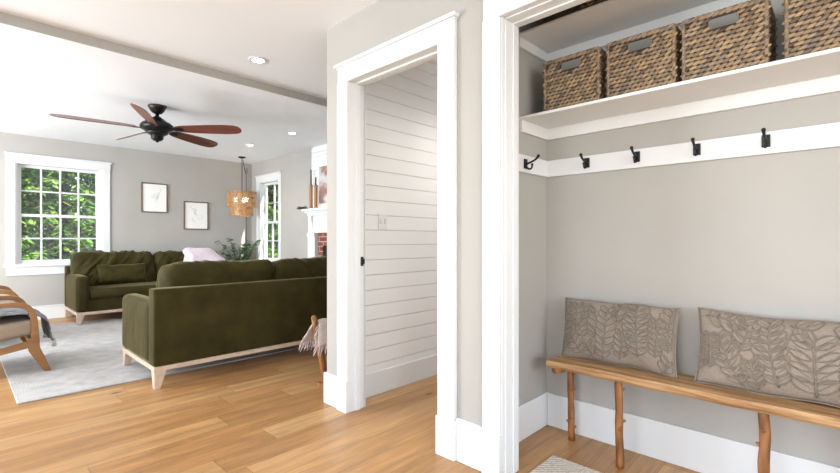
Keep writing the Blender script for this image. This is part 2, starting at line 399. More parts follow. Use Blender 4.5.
# doorway trim
d1 = struct_empty('door_1', (A0, (DY0+DY1)/2, 0))
def rel(b, o):  # shift vertices into the local space of an unrotated empty
    l = o.location; b.v = [(x-l[0], y-l[1], z-l[2]) for x, y, z in b.v]; return b
CF = A0-.022                                          # casing face
b = MB(); b.box(CF, A0, DY1, DY1+.098, .208, 2.205); b.box(CF-.008, A0-.001, DY1+.088, DY1+.101, .208, 2.205); rel(b, d1).build('casing', TRIM, d1, .003)
b = MB(); b.box(CF, A0, DY0-.118, DY0, .208, 2.205); b.box(CF-.008, A0-.001, DY0-.121, DY0-.108, .208, 2.205); rel(b, d1).build('casing', TRIM, d1, .003)
b = MB(); b.box(CF-.002, A0, DY0-.120, DY1+.10, 2.205, 2.312); rel(b, d1).build('header', TRIM, d1, .003)
b = MB(); b.box(CF-.022, A0, DY0-.138, DY1+.122, 2.312, 2.334); b.box(CF-.010, A0, DY0-.127, DY1+.11, 2.303, 2.312); rel(b, d1).build('header_cap', TRIM, d1, .005)
b = MB(); b.box(A0-.034, A0, DY1-.004, DY1+.104, 0, .208); rel(b, d1).build('plinth_block', TRIM, d1, .004)
b = MB(); b.box(A0-.034, A0, DY0-.126, DY0+.004, 0, .208); rel(b, d1).build('plinth_block', TRIM, d1, .004)
b = MB()
for y0, y1, s in ((DY1, DY1+.02, -1), (DY0-.02, DY0, 1)):
    b.box(A0-.004, A1+.01, y0, y1, 0, HD)
    yi = DY1 if s < 0 else DY0
    b.box(A0+.045, A0+.085, yi, yi+s*.012, 0, HD-.0)
b.box(A0-.004, A1+.01, DY0-.02, DY1+.02, HD, HD+.02); b.box(A0+.045, A0+.085, DY0+.012, DY1-.012, HD-.012, HD-.0002)
rel(b, d1).build('jamb', TRIM, d1, .002)
b = MB(); b.box(A1, A1+.02, DY1, DY1+.09, 0, 2.3); rel(b, d1).build('inner_casing', TRIM, d1, .003)
b = MB(); b.box(A1-.035, A1-.005, DY1-.006, DY1-.001, .972, 1.035); b.cur = 0; b.box(A1-.03, A1+.002, DY1-.011, DY1-.005, .985, 1.022)
rel(b, d1).build('strike_plate', BLACK, d1, .001)

# closet opening trim
t2 = struct_empty('trim_2', (A0, 0, 0))
def prof_v(b, yin, yout, z0, z1):
    s = 1 if yout > yin else -1
    b.box(CF, A0, yin, yout, z0, z1)
    b.box(CF-.008, A0-.001, yout-s*.010, yout+s*.003, z0, z1)
b = MB(); prof_v(b, CY1+.006, CY1+.098, .208, 2.222); rel(b, t2).build('casing', TRIM, t2, .003)
b = MB(); prof_v(b, CY0-.006, CY0-.098, .208, 2.222); rel(b, t2).build('casing', TRIM, t2, .003)
b = MB(); b.box(CF-.002, A0, CY0-.1, CY1+.1, 2.222, 2.335); rel(b, t2).build('header', TRIM, t2, .003)
b = MB(); b.box(CF-.022, A0, CY0-.12, CY1+.12, 2.335, 2.358); rel(b, t2).build('header_cap', TRIM, t2, .005)
b = MB(); b.box(A0-.034, A0, CY1+.002, CY1+.104, 0, .208); rel(b, t2).build('plinth_block', TRIM, t2, .004)
b = MB()
for yi, s_ in ((CY1, 1), (CY0, -1)):
    b.box(A0-.006, A1+.012, yi+s_*.004, yi+s_*.02, 0, HC+.02)
    b.box(A0+.018, A1+.008, yi-s_*.004, yi+s_*.004, 0, HC-.004)
    b.box(A0+.075, A1+.004, yi-s_*.012, yi-s_*.004, 0, HC-.012)
b.box(A0-.006, A1+.012, CY0-.004, CY1+.004, HC+.004, HC+.03); b.box(A0+.018, A1+.008, CY0, CY1, HC-.004, HC+.004)
b.box(A0+.075, A1+.004, CY0, CY1, HC-.012, HC-.004)
rel(b, t2).build('jamb', TRIM, t2, .003)

# windows
def window(name, plane, depth, a0, a1, z0, z1, axis, head=.12, cols=4):
    """axis 'y': wall plane y=plane, window spans x; axis 'x': plane x=plane, spans y"""
    e = struct_empty(name, (0, 0, 0))
    def bx(b, a, a_, d0, d1, z, z_):
        if axis == 'y': b.box(a, a_, plane+d0, plane+d1, z, z_)
        else: b.box(plane+d0, plane+d1, a, a_, z, z_)
    b = MB(); bx(b, a0-.095, a0, -.02, 0, z0, z1); bx(b, a1, a1+.095, -.02, 0, z0, z1); b.build('casing', TRIM, e, .003)
    b = MB(); bx(b, a0-.10, a1+.10, -.024, 0, z1, z1+head-.02); bx(b, a0-.115, a1+.115, -.04, 0, z1+head-.02, z1+head); b.build('header', TRIM, e, .003)
    b = MB(); bx(b, a0-.12, a1+.12, -.05, .02, z0-.028, z0); b.build('sill', TRIM, e, .004)
    b = MB(); bx(b, a0-.095, a1+.095, -.018, 0, z0-.15, z0-.028); b.build('apron', TRIM, e, .003)
    b = MB(); t = .02
    bx(b, a0, a0+t, -.004, depth, z0, z1-t); bx(b, a1-t, a1, -.004, depth, z0, z1-t); bx(b, a0, a1, -.004, depth, z1-t, z1); bx(b, a0+t, a1-t, .02, depth, z0, z0+t); b.build('jamb', TRIM, e)
    zm = (z0+z1)/2-.02; s = .05
    for zz0, zz1, d in ((z0+t, zm+.02, .06), (zm-.02, z1-t, .095)):
        f = MB(); x0, x1 = a0+t, a1-t
        bx(f, x0, x0+s, d, d+.035, zz0, zz1); bx(f, x1-s, x1, d, d+.035, zz0, zz1); bx(f, x0+s, x1-s, d, d+.035, zz1-.04, zz1)
        bx(f, x0+s, x1-s, d, d+.035, zz0, zz0+.04)
        fr = f.build('sash', TRIM, e, .002)
        m = MB(); gx0, gx1, gz0, gz1 = x0+s, x1-s, zz0+.04, zz1-.04
        for k in range(1, cols): xx = gx0+(gx1-gx0)*k/cols; bx(m, xx-.010, xx+.010, d+.004, d+.031, gz0, gz1)
        zc = (gz0+gz1)/2; bx(m, gx0, gx1, d+.004, d+.031, zc-.010, zc+.010)
        m.build('muntin', TRIM, fr)
        g = MB(); bx(g, gx0, gx1, d+.015, d+.019, gz0, gz1); g.build('pane', GLASS, fr)
    return e
window('window_1', YF, .2, WX0, WX1, WZ0, WZ1, 'y')
window('window_2', XF, .15, VY0, VY1, WZ0-.05, WZ1, 'x', cols=2)

# ================================================================ CLOSET
def shelf(name, label, z, xf, cl):
    t = thing(name, label, 'shelf', (BX, 0, z), 0, None)
    b = MB(); b.box(xf, BX, -1.4, 1.35, z, z+.016); rel(b, t).build('board', SHELF, t, .003)
    b = MB(); b.box(BX-.02, BX, -1.4, 1.33, z-cl, z); rel(b, t).build('back_cleat', SHELF, t, .002)
    b = MB(); b.box(xf+.01, BX, 1.33, 1.35, z-cl, z); rel(b, t).build('side_cleat', SHELF, t, .002)
    b = MB(); b.box(xf+.01, BX, -1.4, -1.38, z-cl, z); rel(b, t).build('side_cleat', SHELF, t, .002)
shelf('closet_shelf', 'long white closet shelf holding the row of woven baskets above the hooks', 1.838, 2.225, .068)
shelf('closet_shelf', 'upper white closet shelf close under the closet ceiling', 2.305, 2.200, .055)
t = thing('hook_rail', 'white board rail on the closet wall that carries the black hooks', 'rail', (BX, 0, 1.59))
b = MB(); b.box(BX-.018, BX, -1.4, 1.332, 1.54, 1.64); rel(b, t).build('back_board', TRIM, t, .002)
b = MB(); b.box(A1+.0, BX, 1.332, 1.35, 1.54, 1.64); rel(b, t).build('side_board', TRIM, t, .002)

# hooks: local +X points out of the wall
def make_hook(label, loc, rz):
    t = thing('coat_hook', label, 'coat hook', loc, rz, 'black coat hooks on the white rail')
    MB().box(0, .008, -.016, .016, -.032, .024).build('base_plate', BLACK, t, .002)
    MB().tube(bez([(.004, 0, -.008), (.035, 0, .004), (.066, 0, .004), (.084, 0, .030)], 12), [.006]*10+[.0065, .007, .0075], 8).ell((.085, 0, .032), .0095, .0095, .0095).build('upper_prong', BLACK, t)
    MB().tube(bez([(.004, 0, -.014), (.022, 0, -.045), (.048, 0, -.044), (.046, 0, -.012)], 12), .005, 8).ell((.046, 0, -.012), .0075, .0075, .0075).build('lower_prong', BLACK, t)
    return t
hk = make_hook('black double coat hook directly above the left embroidered pillow, nearest the closet corner', (BX-.018, 1.083, 1.602), PI)
dup(hk, (BX-.018, .809, 1.602), PI, 'second black coat hook from the corner on the long closet rail')
dup(hk, (BX-.018, .529, 1.602), PI, 'third black coat hook from the corner, above the gap between the two pillows')
dup(hk, (BX-.018, .258, 1.602), PI, 'rightmost black coat hook, above the right embroidered pillow')
dup(hk, (2.27, 1.332, 1.592), -PI/2, 'black coat hook on the short side rail, seen in profile against the jamb')

# baskets of braided water hyacinth
def basket_mesh():
    W, D, HH = .30, .235, .292                       # y width, x depth, height
    b = MB(); inn = MB()
    t = .010
    handle = (-.056, .056, HH-.070, HH-.024)
    rows = 15; hz = HH/rows
    def face(cx, cy, ax, nrm, length, skip):
        n = int(length/.0235); st = length/n
        for r in range(rows):
            zc = (r+.5)*hz
            for k in range(n+1):
                u = -length/2+(k+(.5 if r % 2 else 0))*st
                if u > length/2+.002: continue
                if skip and handle[0]-.004 < u < handle[1]+.004 and handle[2]-.006 < zc < handle[3]+.006: continue
                tilt = .42+random.uniform(-.12, .12)
                X = (Vector(ax)*math.cos(tilt)+Vector((0, 0, 1))*math.sin(tilt)).normalized()
                Z = Vector(nrm); Y = Z.cross(X)
                M = Matrix((X, Y, Z)).transposed()
                c = Vector((cx, cy, zc))+Vector(ax)*u+Vector(nrm)*(random.uniform(.000, .003))
                b.ell(c, st*.72, hz*.46, .0065, M, 6, 4)
    face(-D/2, 0, (0, -1, 0), (-1, 0, 0), W, True)
    face(D/2, 0, (0, 1, 0), (1, 0, 0), W, False)
    face(0, -W/2, (1, 0, 0), (0, -1, 0), D, False)
    face(0, W/2, (-1, 0, 0), (0, 1, 0), D, False)
    for sx in (-1, 1):
        for sy in (-1, 1): b.tube([(sx*D/2, sy*W/2, .004+HH*i/8*.97) for i in range(9)], .008, 8)
    # rolled rim in short segments
    rim = MB()
    cs = [(-D/2, -W/2), (D/2, -W/2), (D/2, W/2), (-D/2, W/2)]
    for i in range(4):
        p, q = Vector((*cs[i], HH-.003)), Vector((*cs[(i+1) % 4], HH-.003)); n = int((q-p).length/.02)
        for k in range(n):
            a = p.lerp(q, (k+.5)/n); dr = (q-p).normalized(); X = (dr+Vector((0, 0, .35))).normalized(); Y = Vector((0, 0, 1)).cross(dr).normalized(); Z = X.cross(Y)
            rim.ell(a, .017, .009, .008, Matrix((X, Y, Z)).transposed(), 6, 4)
    # liner with handle holes
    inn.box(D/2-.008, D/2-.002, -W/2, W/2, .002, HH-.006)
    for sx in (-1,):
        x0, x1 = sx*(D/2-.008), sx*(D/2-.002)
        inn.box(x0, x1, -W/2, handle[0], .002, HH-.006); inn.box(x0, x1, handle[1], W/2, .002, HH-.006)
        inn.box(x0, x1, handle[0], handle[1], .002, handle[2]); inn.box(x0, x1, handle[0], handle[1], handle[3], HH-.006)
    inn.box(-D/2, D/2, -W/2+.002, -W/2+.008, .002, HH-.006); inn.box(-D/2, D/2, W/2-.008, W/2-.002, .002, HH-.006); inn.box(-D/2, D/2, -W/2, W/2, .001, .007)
    return b, rim, inn
SZ = 1.857
bk = thing('storage_basket', 'woven rectangular storage basket at the left end of the closet shelf', 'basket', (2.42, 1.073, SZ), 0, 'woven baskets on the closet shelves')
b, rim, inn = basket_mesh()
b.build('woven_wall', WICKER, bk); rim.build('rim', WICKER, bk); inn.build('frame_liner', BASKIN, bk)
for y, l in ((.722, 'woven storage basket second from the left, its cut-out handle under the upper shelf'), (.382, 'woven storage basket third from the left on the closet shelf, above the third hook'), (.018, 'rightmost woven storage basket on the closet shelf, cut by the picture edge')):
    dup(bk, (2.42, y, SZ), 0, l)
dup(bk, (2.40, .85, 2.325), 0, 'woven basket on the upper closet shelf in shadow')

# bench
t = thing('log_bench', 'rustic wooden slab bench on peeled branch legs against the closet wall', 'bench', (2.40, .2, 0))
def slab():
    b = MB(); n = 60; y0, y1 = -.85, 1.205; ring = []
    for i in range(n+1):
        y = y0+(y1-y0)*i/n
        w0 = 2.283+noise.noise(Vector((y*4, 0, 0)))*.008; w1 = 2.53+noise.noise(Vector((y*4, 5, 0)))*.004
        zt = .478; zb = .437+noise.noise(Vector((y*5, 9, 0)))*.006
        ring.append([(w0+.012, y, zb), (w0, y, zb+.014), (w0, y, zt-.008), (w0+.008, y, zt), (w1-.008, y, zt), (w1, y, zt-.01), (w1, y, zb+.01), (w1-.02, y, zb)])
    k = 8; b.add([p for r in ring for p in r], [(i*k+j, i*k+(j+1) % k, (i+1)*k+(j+1) % k, (i+1)*k+j) for i in range(n) for j in range(k)]+[tuple(range(k))[::-1], tuple(range(n*k, n*k+k))])
    return b
rel(slab(), t).build('seat_slab', BENCH, t, merge=True)
b = MB(); b.tube([(2.31, 1.165, .425), (2.40, 1.165, .42), (2.50, 1.165, .425)], [.022, .024, .022], 10); rel(b, t).build('cross_batten', LOG, t)
def log_leg(x0, y0, x1, y1, r, seed):
    b = MB(); pts = []; rs = []
    for i in range(15):
        f = i/14; o = noise.noise(Vector((seed*3.7, f*3, 0)))*.008; p = noise.noise(Vector((seed*1.9, f*3, 5)))*.008
        pts.append((x0+(x1-x0)*f+o, y0+(y1-y0)*f+p, .44*f)); rs.append(r*(1+.10*noise.noise(Vector((seed, f*7, 2)))-.06*f))
    b.tube(pts, rs, 14)
    rnd = random.Random(seed)
    for k in range(6):
        i = rnd.randint(2, 12); a = rnd.uniform(0, 2*PI); p = Vector(pts[i]); d = Vector((math.cos(a), math.sin(a), .5))
        b.tube([p+d*rs[i]*.6, p+d*rs[i]*1.25, p+d*(rs[i]*1.25+.006)], [.009, .007, .004], 8)
    rel(b, t).build('leg', LOG, t)
log_leg(2.45, 1.135, 2.46, 1.15, .019, 1)
log_leg(2.325, .823, 2.345, .84, .020, 2)
log_leg(2.325, .235, 2.345, .245, .021, 3)
log_leg(2.46, -.35, 2.46, -.36, .020, 4)
log_leg(2.33, -.6, 2.34, -.6, .020, 5)

# pillows
def pillow_surf(W, Hh, T, seed):
    def f(s, t, side=1, off=0):
        k = 1-.045*(1-t*t); k2 = 1-.06*(1-s*s)
        x = s*W/2*k; z = t*Hh/2*k2
        th_ = T/2*max(0, (1-abs(s)**3.2))**.55*max(0, (1-abs(t)**2.6))**.6
        wv = (noise.noise(Vector((s*2.6+seed, t*1.8, side*3)))*.016+noise.noise(Vector((s*7+seed, t*5, side*3)))*.006)*min(1, th_/(T*.2))
        return Vector((x, -side*(th_+wv*.8+off), z+noise.noise(Vector((s*1.7, seed, 0)))*.012))
    return f
def make_pillow(name, label, cat, W, Hh, T, m, seed, embroid=None, group=None):
    """local: x along width, -y is the front, z up"""
    t = thing(name, label, cat, (0, 0, 0), 0, group); f = pillow_surf(W, Hh, T, seed)
    b = MB(); n, q = 44, 26
    for side in (1, -1):
        vs_ = [f(-1+2*i/n, -1+2*j/q, side) for i in range(n+1) for j in range(q+1)]
        fs = [(i*(q+1)+j, (i+1)*(q+1)+j, (i+1)*(q+1)+j+1, i*(q+1)+j+1) for i in range(n) for j in range(q)]
        b.add(vs_, fs if side > 0 else [x[::-1] for x in fs], True)
    b.build('cover', m, t, merge=True)
    ed = [f(s, tt, 1, 0)*1 for s, tt in [(-1+2*i/30, -1) for i in range(31)]+[(1, -1+2*i/20) for i in range(1, 21)]+[(1-2*i/30, 1) for i in range(1, 31)]+[(-1, 1-2*i/20) for i in range(1, 20)]]
    MB().tube([Vector((p.x, 0, p.z)) for p in ed]+[Vector((ed[0].x, 0, ed[0].z))], .003, 6).build('piping', m, t)
    if embroid:
        e = MB()
        for (s0, t0, s1, t1, pairs, ll) in embroid:
            A_, B_ = Vector((s0, t0)), Vector((s1, t1)); d = B_-A_; asp = W/Hh
            def on(p, off=.0025): return f(max(-.97, min(.97, p.x)), max(-.97, min(.97, p.y)), 1, off)
            bend = random.uniform(-.05, .05)
            def st(u): return A_+d*u+Vector((bend*math.sin(u*PI)/1, 0))
            e.tube([on(st(i/16), .005) for i in range(17)], .0038, 6)
            for k in range(pairs):
                u0 = (k+.5)/pairs; base = st(u0)
                dirn = Vector((d.x*asp, d.y)).normalized()
                for sg in (-1, 1):
                    a = sg*math.radians(52); lr = ll*(.75+.5*math.sin(u0*PI))
                    ld = Vector((dirn.x*math.cos(a)-dirn.y*math.sin(a), dirn.x*math.sin(a)+dirn.y*math.cos(a))); ln = Vector((-ld.y, ld.x))
                    loop = []
                    for i in range(13):
                        an = 2*PI*i/12; lx = lr*.5*(1-math.cos(an)); ly = lr*.26*math.sin(an)
                        q2 = ld*lx+ln*ly; loop.append(on(base+Vector((q2.x/asp, q2.y)), .004))
                    e.tube(loop, .0034, 6)
                    e.tube([on(base+Vector((ld.x/asp, ld.y))*lr*w_/4, .0015) for w_ in range(5)], .0016, 5)
                    mid = [on(base+Vector(((ld*lr*.5).x/asp, (ld*lr*.5).y)), -.001)]
                    vs_ = mid+[Vector(p) for p in loop[:-1]]; e.cur = 1; e.add(vs_, [(0, 1+i, 1+(i+1) % 12) for i in range(12)], True); e.cur = 0
        e.build('leaf_embroidery', [STITCH_SHADOW, PILLOW], t)
    return t
emb1 = [(-.9, -.75, -.92, .85, 7, .26), (-.68, -.1, -.70, .85, 5, .26), (-.46, .9, -.44, -.1, 5, .30), (-.52, -.78, -.74, -.3, 3, .3), (-.14, -.85, -.12, .80, 8, .32), (.14, -.8, .17, .1, 5, .26), (.12, .35, .1, .88, 3, .28), (.46, -.6, .38, .88, 8, .42), (.73, -.5, .72, .6, 7, .26), (.92, -.3, .92, .9, 6, .32), (-.3, -.85, -.46, -.4, 2, .24), (.80, -.9, .9, -.55, 2, .26)]
emb2 = [(-.94, -.6, -.94, .3, 6, .22), (-.84, -.55, -.86, .35, 6, .20), (-.46, -.85, -.74, .35, 7, .32), (-.90, .82, -.60, .80, 3, .32), (-.52, .0, -.46, .85, 5, .30), (-.30, -.88, -.40, -.20, 5, .24), (-.10, -.75, -.20, .85, 8, .38), (.0, .82, .18, .72, 2, .34), (.24, -.88, .22, .42, 5, .58), (.56, -.88, .55, .0, 5, .26), (.58, .25, .58, .9, 3, .36), (.86, -.8, .82, .8, 8, .36)]
def place_pillow(p, x, y, z, tilt, rz, roll=0):
    p.rotation_mode = 'XYZ'; p.location = (x, y, z)
    p.rotation_euler = (-tilt, roll, rz)
PW, PH, PT = .66, .345, .13
# facing -X: local -y -> world -x  => rotate z by -90 deg
p1 = make_pillow('throw_pillow', 'long taupe pillow with faint leaf embroidery at the left end of the bench', 'pillow', .60, PH, PT, PILLOW, 1, emb1, 'embroidered pillows on the bench')
place_pillow(p1, 2.465, .893, .478+.165, .16, -PI/2, .0)
p2 = make_pillow('throw_pillow', 'long taupe pillow with bold raised leaf fronds at the right of the bench', 'pillow', .70, .35, .135, PILLOW, 5, emb2, 'embroidered pillows on the bench')
place_pillow(p2, 2.455, .165, .478+.168, .18, -PI/2, .0)

t = tag(MB().box(1.62, 2.19, .15, 1.118, .0005, .012).build('doormat', MAT_, bevel=.004), 'cream and tan woven mat on the floor before the bench', 'mat')

# switch on shiplap
t = thing('light_switch', 'small white double switch plate on the white board wall of the passage', 'light switch', (2.237, 2.53, 1.29))
MB().box(-.045, .045, -.006, 0, -.058, .058).build('wall_plate', SWITCH, t, .002)
for x in (-.022, .022):
    MB().box(x-.009, x+.009, -.009, -.005, -.018, .018).build('rocker', mat('rocker_grey', (.62, .62, .62), .4), t, .001)

# ================================================================ LIVING ROOM
tag(MB().box(.30, 3.75, 4.17, 7.72, .0005, .012).build('area_rug', RUG, bevel=.005), 'large pale grey low-pile rug under both sofas and the armchairs', 'rug')

def fold(x, y, z, sd):
    a = abs(noise.noise(Vector((x*7+z*6+sd, z*1.6-x*1.0, y*2+sd)))); b_ = abs(noise.noise(Vector((x*13+z*10+sd, z*2-x*2, y*3))))
    return (.026*(1-min(1, a*2.6))**1.5+.012*(1-min(1, b_*2.6)))*(.35 if sd > 8 else 1)
def make_sofa(label, loc, rz):
    """local: x along length, y=0 rear, y=D front"""
    Ls, D = 2.17, .95
    t = thing('sofa', label, 'sofa', loc, rz, 'olive velvet sofas')
    MB().soft(0, Ls, 0, .14, .172, .770, .018, (0, 0, 0), .0, 10).build('back_panel', OLIVE, t, merge=True)
    MB().soft(.02, Ls-.02, .10, D-.03, .172, .34, .02).build('seat_base', OLIVE, t, merge=True)
    for x0, sd in ((0, 0), (Ls-.145, 1)):
        MB().soft(x0, x0+.145, .135, D, .172, .655, .045, (.006, .004, .008), .003, 12, sd).build('arm', OLIVE, t, merge=True)
    MB().soft(.147, Ls-.147, .14, D+.0, .335, .475, .05, (.0, .012, .018), .006, 12, 3).build('seat_cushion', OLIVE, t, merge=True)
    for k, x0 in enumerate((.06 if rz else .13, Ls/2+.004)):
        x1 = Ls/2-.004 if k == 0 else Ls-.06
        c = MB().soft(x0, x1, -.03, .20, -.25, .235, .075, (.015, .045, .022), .016, 36, 5+k+(0 if rz else 4), 5)
        FO = 3.0*k+(0 if rz else 9)
        c.v = [(x, y, z+fold(x, y, z, FO)) if z > 0 else (x, y, z) for x, y, z in [(x, y+(fold(x, y, z, FO+4) if y > .08 else -fold(x, y, z, FO)), z) for x, y, z in c.v]]
        c.v = [(x, .165+y+(.25-z)*.13, .70+z) for x, y, z in c.v]
        c.build('back_cushion', OLIVE, t, merge=True)
    r = MB(); r.box(.004, Ls-.004, .004, D-.006, .135, .172); r.build('base_rail', PALEWOOD, t, .003)
    for x, y, sx, sy in ((.05, .05, -1, -1), (Ls-.05, .05, 1, -1), (.05, D-.055, -1, 1), (Ls-.05, D-.055, 1, 1)):
        MB().frustum((x+sx*.022, y+sy*.022, .0125 if y > .4 else 0), (.021, .021), (x, y, .136), (.043, .043)).build('leg', PALEWOOD, t, .003)
    return t
SA = make_sofa('olive velvet sofa with its back to the hall, nearest the doorway', (1.05, 3.82, 0), 0)
SB = make_sofa('olive velvet sofa facing the hall, against the wall beside the window', (3.29, 8.36, 0), PI)
p3 = make_pillow('lumbar_pillow', 'small olive velvet lumbar pillow on the sofa beside the window', 'pillow', .62, .27, .12, OLIVE, 9)
place_pillow(p3, 1.71, 7.70, .665, .30, .03)

# lilac throw over the far sofa's back cushion
def drape(name, label, m, fn, nu=30, nv=20, thick=.012):
    b = MB(); vs_ = [fn(i/nu, j/nv) for i in range(nu+1) for j in range(nv+1)]
    b.add(vs_, [(i*(nv+1)+j, (i+1)*(nv+1)+j, (i+1)*(nv+1)+j+1, i*(nv+1)+j+1) for i in range(nu) for j in range(nv)], True)
    o = b.build(name, m); md = o.modifiers.new('thickness', 'SOLIDIFY'); md.thickness = thick; md.offset = 1
    return tag(o, label, 'throw')
def lil(u, v):
    x = 2.62+u*.66; prof = bez([(0, 7.70, .60), (0, 7.72, .80), (0, 7.76, 1.06), (0, 8.02, 1.16), (0, 8.24, 1.06), (0, 8.28, .85)], 20)
    p = prof[min(20, int(v*20))]
    s = min(1, (u/.08)) if u < .08 else (1 if u < .6 else 1-((u-.6)/.4)**1.6)
    zz = p.z-.05+noise.noise(Vector((x*6, v*5, 0)))*.05-.17*(1-s)
    return (x+noise.noise(Vector((v*4, u*3, 2)))*.03, p.y+noise.noise(Vector((x*7, v*3, 4)))*.02, zz)
drape('throw_blanket', 'soft pale lilac throw heaped on the right back cushion of the far sofa', LILAC, lil, 30, 20)

# armchairs with bent wooden arms; local +x is the front
def make_chair(label, loc, rz=0):
    t = thing('armchair', label, 'armchair', loc, rz, 'bentwood armchairs by the rug')
    Wd = .69
    for y in (0, Wd):
        # arm and front leg, one bent lamination in the xz plane
        ctr = [(-.42, .46), (-.25, .52), (-.02, .575), (.10, .598), (.20, .605), (.28, .602), (.345, .58), (.382, .53), (.395, .46), (.402, .36), (.408, .26)]
        sm = []
        for i in range(len(ctr)-1):
            p0 = Vector(ctr[max(i-1, 0)]); p1_ = Vector(ctr[i]); p2_ = Vector(ctr[i+1]); p3_ = Vector(ctr[min(i+2, len(ctr)-1)])
            for k in range(4):
                q = k/4; sm.append(.5*((2*p1_)+(-p0+p2_)*q+(2*p0-5*p1_+4*p2_-p3_)*q*q+(-p0+3*p1_-3*p2_+p3_)*q**3))
        sm.append(Vector(ctr[-1]))
        up, lo = [], []
        for i, p in enumerate(sm):
            tg = (sm[min(i+1, len(sm)-1)]-sm[max(i-1, 0)]).normalized(); nn = Vector((-tg.y, tg.x)); hw = .017+.008*(i/len(sm))
            up.append(p+nn*hw); lo.append(p-nn*hw)
        b = MB(); n = len(sm); vs_ = []
        for yy in (y-.026, y+.026): vs_ += [(p.x, yy, p.y) for p in up]+[(p.x, yy, p.y) for p in lo]
        fs = []
        for i in range(n-1):
            fs += [(i, i+1, n+i+1, n+i), (2*n+i, 3*n+i, 3*n+i+1, 2*n+i+1), (i, 2*n+i, 2*n+i+1, i+1), (n+i, n+i+1, 3*n+i+1, 3*n+i)]
        fs += [(0, n, 3*n, 2*n), (n-1, 3*n-1, 4*n-1, 2*n-1)]
        b.add(vs_, fs); b.build('arm', HONEY, t, .006, merge=True)
        MB().prism([(.345, .31), (.425, .31), (.435, .22), (.509, .0125), (.460, .0125), (.36, .2)], y-.024, y+.024).build('leg', HONEY, t, .006)
        MB().prism([(-.40, .50), (-.36, .50), (-.33, .2), (-.40, 0), (-.45, 0), (-.40, .2)], y-.024, y+.024).build('leg', HONEY, t, .006)
        MB().prism([(-.36, .10), (-.36, .15), (.36, .285), (.40, .285), (.40, .235), (.34, .225)], y-.020, y+.020).build('side_rail', HONEY, t, .005)
    MB().box(.38, .41, .02, Wd-.02, .225, .275).build('front_rail', HONEY, t, .004)
    MB().box(-.40, -.37, .02, Wd-.02, .11, .16).build('rear_rail', HONEY, t, .004)
    s = MB().soft(-.36, .40, .035, Wd-.035, -.05, .075, .035, (.0, .0, .02), .004, 14, 2)
    s.v = [(x, y, z+.335+x*.12) for x, y, z in s.v]; s.build('seat_cushion', BEIGE, t, merge=True)
    s = MB().soft(-.06, .06, .04, Wd-.04, 0, .55, .04, (.02, 0, 0), .004, 14, 3)
    s.v = [(x-.30-z*.35, y, z+.36) for x, y, z in s.v]; s.build('back_cushion', BEIGE, t, merge=True)
    b = MB()
    for i in range(6): yy = .08+i*(Wd-.16)/5; b.prism([(-.37, .30), (-.345, .30), (-.57, .95), (-.60, .95)], yy-.02, yy+.02)
    b.box(-.625, -.585, .0, Wd, .93, .99); b.build('back_frame', HONEY, t, .004)
    return t
make_chair('honey wood armchair with bent arms and a grey throw on its seat, nearest', (.075, 5.04, 0))
make_chair('honey wood armchair behind the nearest one, only its arm tip showing', (.075, 6.44, 0))
def gth(u, v):
    y = 5.10+v*.60
    prof = bez([(-.20, 0, .44), (.12, 0, .50), (.44, 0, .53), (.575, 0, .53), (.565, 0, .42), (.575, 0, .32+.05*math.sin(v*9)), (.585, 0, .24)], 24)
    p = prof[min(24, int(u*24))]
    w_ = noise.noise(Vector((u*3, v*7, 1)))*.018
    return (p.x+w_*.6+.012, y+noise.noise(Vector((u*3, v, 8)))*.02, p.z+w_*.5+.012)
g = drape('throw_blanket', 'grey throw spread over the seat of the nearest armchair', GREYTH, gth, 30, 24, .010)
def tassel(parent, x, y, z, L_=.07, m=TASSEL, r=.016):
    b = MB(); b.tube([(x, y, z+.03), (x, y, z)], .003, 6); b.ell((x, y, z-.005), .010, .010, .010)
    for k in range(14):
        a = 2*PI*k/14; rr = r*(.6+.4*(k % 2)); b.tube([(x, y, z-.008), (x+rr*.6*math.cos(a), y+rr*.6*math.sin(a), z-L_*.5), (x+rr*math.cos(a), y+rr*math.sin(a), z-L_)], [.004, .005, .003], 5)
    return b.build('tassel', m, parent)
tassel(g, .615, 5.12, .27); tassel(g, .61, 5.64, .27)

# pictures on the far wall
def picture(label, x0, x1, z0, z1, seed):
    t = thing('picture_frame', label, 'picture', ((x0+x1)/2, YF, (z0+z1)/2), 0, 'line drawings in wood frames')
    w_, h_ = (x1-x0)/2, (z1-z0)/2; f = .018
    b = MB(); b.box(-w_, w_, -.025, -.001, h_-f, h_); b.box(-w_, w_, -.025, -.001, -h_, -h_+f); b.box(-w_, -w_+f, -.025, -.001, -h_+f, h_-f); b.box(w_-f, w_, -.025, -.001, -h_+f, h_-f)
    b.build('frame', OAKFR, t, .002)
    MB().box(-w_+f, w_-f, -.012, -.004, -h_+f, h_-f).build('sheet', PAPER, t)
    rnd = random.Random(seed); b = MB()
    for k in range(5):
        x, z = rnd.uniform(-.05, .05), rnd.uniform(-.12, .08); pts = []
        for i in range(12): pts.append((x, -.0135, z)); x += rnd.uniform(-.02, .02); z += rnd.uniform(-.004, .022)
        b.tube(pts, .0016, 4)
    b.build('line_drawing', INK, t); return t
picture('framed line drawing hanging higher, nearer the window', 2.126, 2.52, 1.61, 2.105, 3)
picture('framed line drawing hanging lower, nearer the room corner', 2.78, 3.195, 1.335, 1.835, 8)

